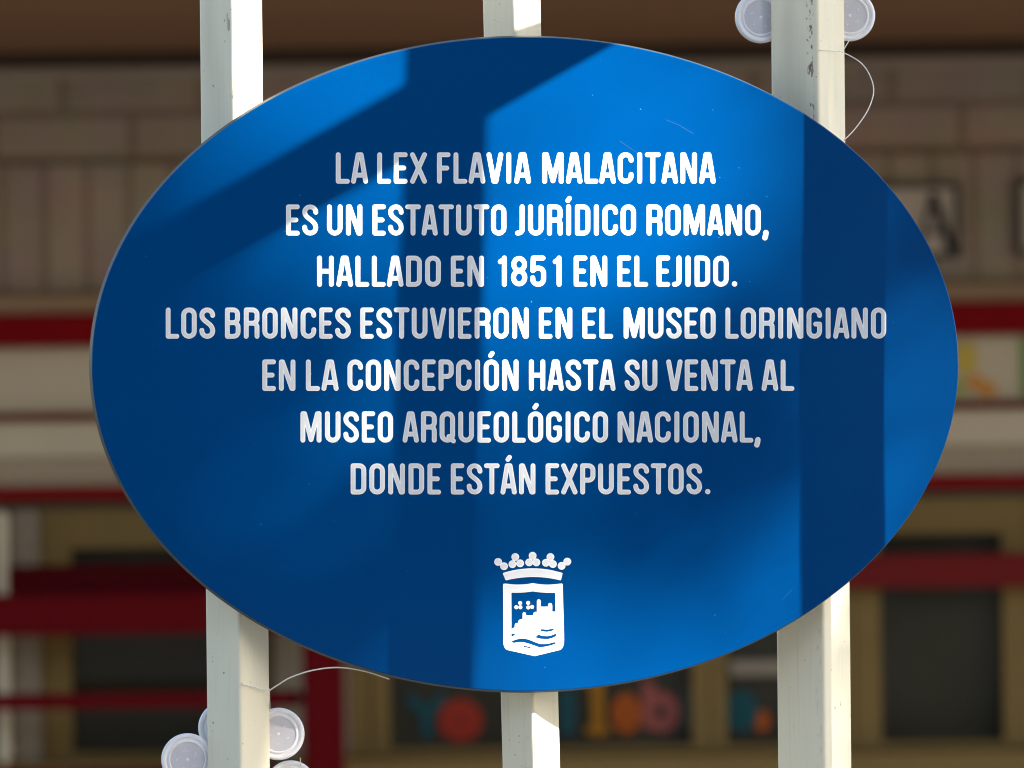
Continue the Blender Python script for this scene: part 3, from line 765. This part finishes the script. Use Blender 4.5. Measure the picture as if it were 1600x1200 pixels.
# added out of view for the sign to mirror: cypresses and a pale wall
pw = empty('mirrored_wall', (5.0, -9.4, 0), 'pale wall added out of view for the sign to mirror, with a dark pipe', 'building')
box('wall', 2.6, 9.0, -9.4, -9.1, 0.0, 4.6, mat('pale_render', (0.48, 0.45, 0.40), 0.85, 0.2, var=0.06, scale=2), pw)
child_local(link('downpipe', tube_mesh([(3.57, -9.03, 0), (3.57, -9.03, 4.5)], 0.06, 'downpipe', 14), mat('dark_pipe', (0.02, 0.02, 0.022), 0.5, 0.3)), pw)  # pipe added to mirror as a dark upright streak
M_CYP = mat('cypress_leaf', (0.016, 0.024, 0.010), 0.7, 0.1, var=0.3, scale=5)
for k, (cx_, cy_, ht) in enumerate(((-5.6, -9.6, 5.2), (-4.1, -9.3, 5.6), (-2.6, -9.5, 5.0), (-1.1, -9.3, 5.7), (0.4, -9.5, 5.3), (1.2, -9.3, 5.6), (2.05, -8.6, 5.7))):
    cy = empty('mirrored_cypress', (cx_, cy_, 0), 'dark dense cypress added out of view for the sign to mirror, beside the pale wall', 'tree', 'cypresses added for the sign to mirror')
    V, Fc = [], []
    for q in range(4200):
        zz = random.uniform(0.15, 1) * ht; rr_ = 1.0 * min(1, (ht - zz) / 1.6) ** 0.6 * random.uniform(0.55, 1.0) ** 0.5
        an = random.uniform(0, 6.283); p = Vector((cx_ + rr_ * math.cos(an), cy_ + rr_ * math.sin(an), zz))
        a_ = Vector((random.gauss(0, 1), random.gauss(0, 1), random.gauss(0, 1) + 1.2)).normalized(); b_ = a_.orthogonal().normalized(); b_.rotate(Matrix.Rotation(random.uniform(0, 6.28), 3, a_))
        i0 = len(V); V += [p - b_ * .07, p + a_ * .17, p + b_ * .07, p - a_ * .13]; Fc.append((i0, i0 + 1, i0 + 2, i0 + 3))
    me = bpy.data.meshes.new('crown'); me.from_pydata([tuple(v) for v in V], [], Fc)
    child_local(link('crown', me, M_CYP), cy)
    child_local(link('trunk', tube_mesh([(cx_, cy_, 0), (cx_, cy_, ht * .9)], [.12, .03], 'trunk', 8), M_BARK), cy)

# tree: leaves everywhere in the crown except where the sun reaches the sign
CTRL = np.array([
    (560, 100, 1), (440, 50, 1), (500, -80, 1), (330, 200, .65), (250, 300, .45), (200, 450, .2), (350, 480, .42), (500, 420, .75), (590, 400, .9), (560, 550, .6),
    (450, 600, .32), (300, 650, .1), (550, 700, .42), (560, 900, .36), (400, 900, .16), (690, 900, .3), (780, 750, .45), (790, 900, .5), (800, 1050, .8),
    (900, 1060, .95), (980, 1130, 1), (850, 600, .9), (800, 400, 1), (900, 200, 1), (1050, 150, 1), (1000, 0, 1), (1150, 250, .9), (1200, 400, .45), (1000, 400, 1), (1000, 550, .6),
    (1100, 580, .22), (1100, 700, .06), (1000, 700, .25), (1200, 700, .2), (1050, 850, .4), (1000, 950, .8), (1150, 900, .75), (1230, 850, .75), (1200, 1000, .85),
    (1450, 350, .05), (1480, 200, 0), (1400, 0, 0), (1550, 0, 0), (1430, 600, .75), (1420, 800, .85), (1430, 950, .4), (1430, 1080, .25), (1450, 1200, .3), (1600, 700, .6),
    (0, 700, 0), (0, 200, .3), (100, 1150, 0), (450, 1200, .2), (700, 1150, .7), (200, 1000, 0), (1700, 0, 0), (-200, 500, 0), (300, -300, .6), (900, -400, .6), (1900, 600, .3)])
def sunshine(px, py):
    d2 = (CTRL[:, 0] - px) ** 2 + (CTRL[:, 1] - py) ** 2 + 400
    w = 1 / d2 ** 1.6
    return float((w * CTRL[:, 2]).sum() / w.sum())
tree = empty('shade_tree', (7.4, -4.9, 0), 'leafy tree on the sunny side that throws soft shade on the sign', 'tree')
trunk_pts = [(7.4, -4.9, 0), (7.35, -4.85, 1.6), (7.2, -4.7, 3.2), (7.0, -4.55, 4.6), (6.9, -4.5, 6.2), (6.95, -4.45, 7.6)]
tp = spline(trunk_pts, 6)
bmt = bmesh.new()
def add_tube(pts, rads):
    me = tube_mesh(pts, rads, 'limb', 8); bmt.from_mesh(me); bpy.data.meshes.remove(me)
add_tube(tp, [0.17 * (1 - 0.8 * k / (len(tp) - 1)) for k in range(len(tp))])
Cc = SIGN_C + S * 9.0
lv, lf = [], []
def leaf(c, size):
    n_ = Vector((random.gauss(0, 1), random.gauss(0, 1), random.gauss(0, 1) + 0.4)).normalized()
    a = n_.orthogonal().normalized(); a.rotate(Matrix.Rotation(random.uniform(0, 6.28), 3, n_)); b = n_.cross(a)
    i = len(lv)
    for (x, y, zz) in ((-1, 0, 0), (-.3, .5, .08), (.5, .42, .05), (1, 0, -.1), (.5, -.42, .05), (-.3, -.5, .08)):
        lv.append(c + a * x * size + b * y * size + n_ * zz * size)
    lf.append(tuple(range(i, i + 6)))
def shadow_px(p):
    t = (p - SIGN_C).dot(AX_N) / S.dot(AX_N)
    q = p - S * t
    rel = q - CAM; sc = 4.0 / rel.y
    return 800 + rel.dot(right) * sc / 0.0005, 600 - rel.dot(up) * sc / 0.0005
cl_centers = []
for k in range(170):                                   # clumps through the crown
    v = Vector((random.gauss(0, 1), random.gauss(0, 1), random.gauss(0, 1))).normalized() * random.uniform(0.35, 1.0) ** 0.5
    cl_centers.append(Cc + Vector((v.x * 1.5, v.y * 1.5, v.z * 1.7 + 0.2)))
for c in cl_centers:
    for k in range(22):
        p = c + Vector((random.gauss(0, .17), random.gauss(0, .17), random.gauss(0, .14)))
        sx, sy = shadow_px(p)
        if -300 < sx < 1900 and -500 < sy < 1500:
            continue
        leaf(p, random.uniform(.05, .085))
    if random.random() < .3:
        q = min(tp[12:], key=lambda t: (t - c).length)
        sxy = [shadow_px(q.lerp(c, t)) for t in (0.2, .4, .6, .8, 1.0)]
        if all(not (-300 < a < 1900 and -500 < b < 1500) for a, b in sxy):
            add_tube(spline([q, q.lerp(c, .5) + Vector((0, 0, .12)), c], 4), [.03 - .022 * t / 8 for t in range(9)])
n_in = 0
for k in range(14000):                                  # leaves whose shade falls about the sign
    sx, sy = random.uniform(-300, 1900), random.uniform(-500, 1500)
    T = sunshine(sx, sy)
    if random.random() > min(1, -math.log(max(T, 0.02)) / 3.9) or T > .93: continue
    leaf(to_sun(sx, sy, random.uniform(8.2, 10.0)), random.uniform(.022, .034)); n_in += 1
me = bpy.data.meshes.new('crown'); me.from_pydata([tuple(v) for v in lv], [], lf)
child_local(link('crown', me, M_LEAF), tree)
child_local(link('trunk', mesh_of(bmt, 'trunk'), M_BARK), tree)
print('leaves', len(lf), 'near', n_in)
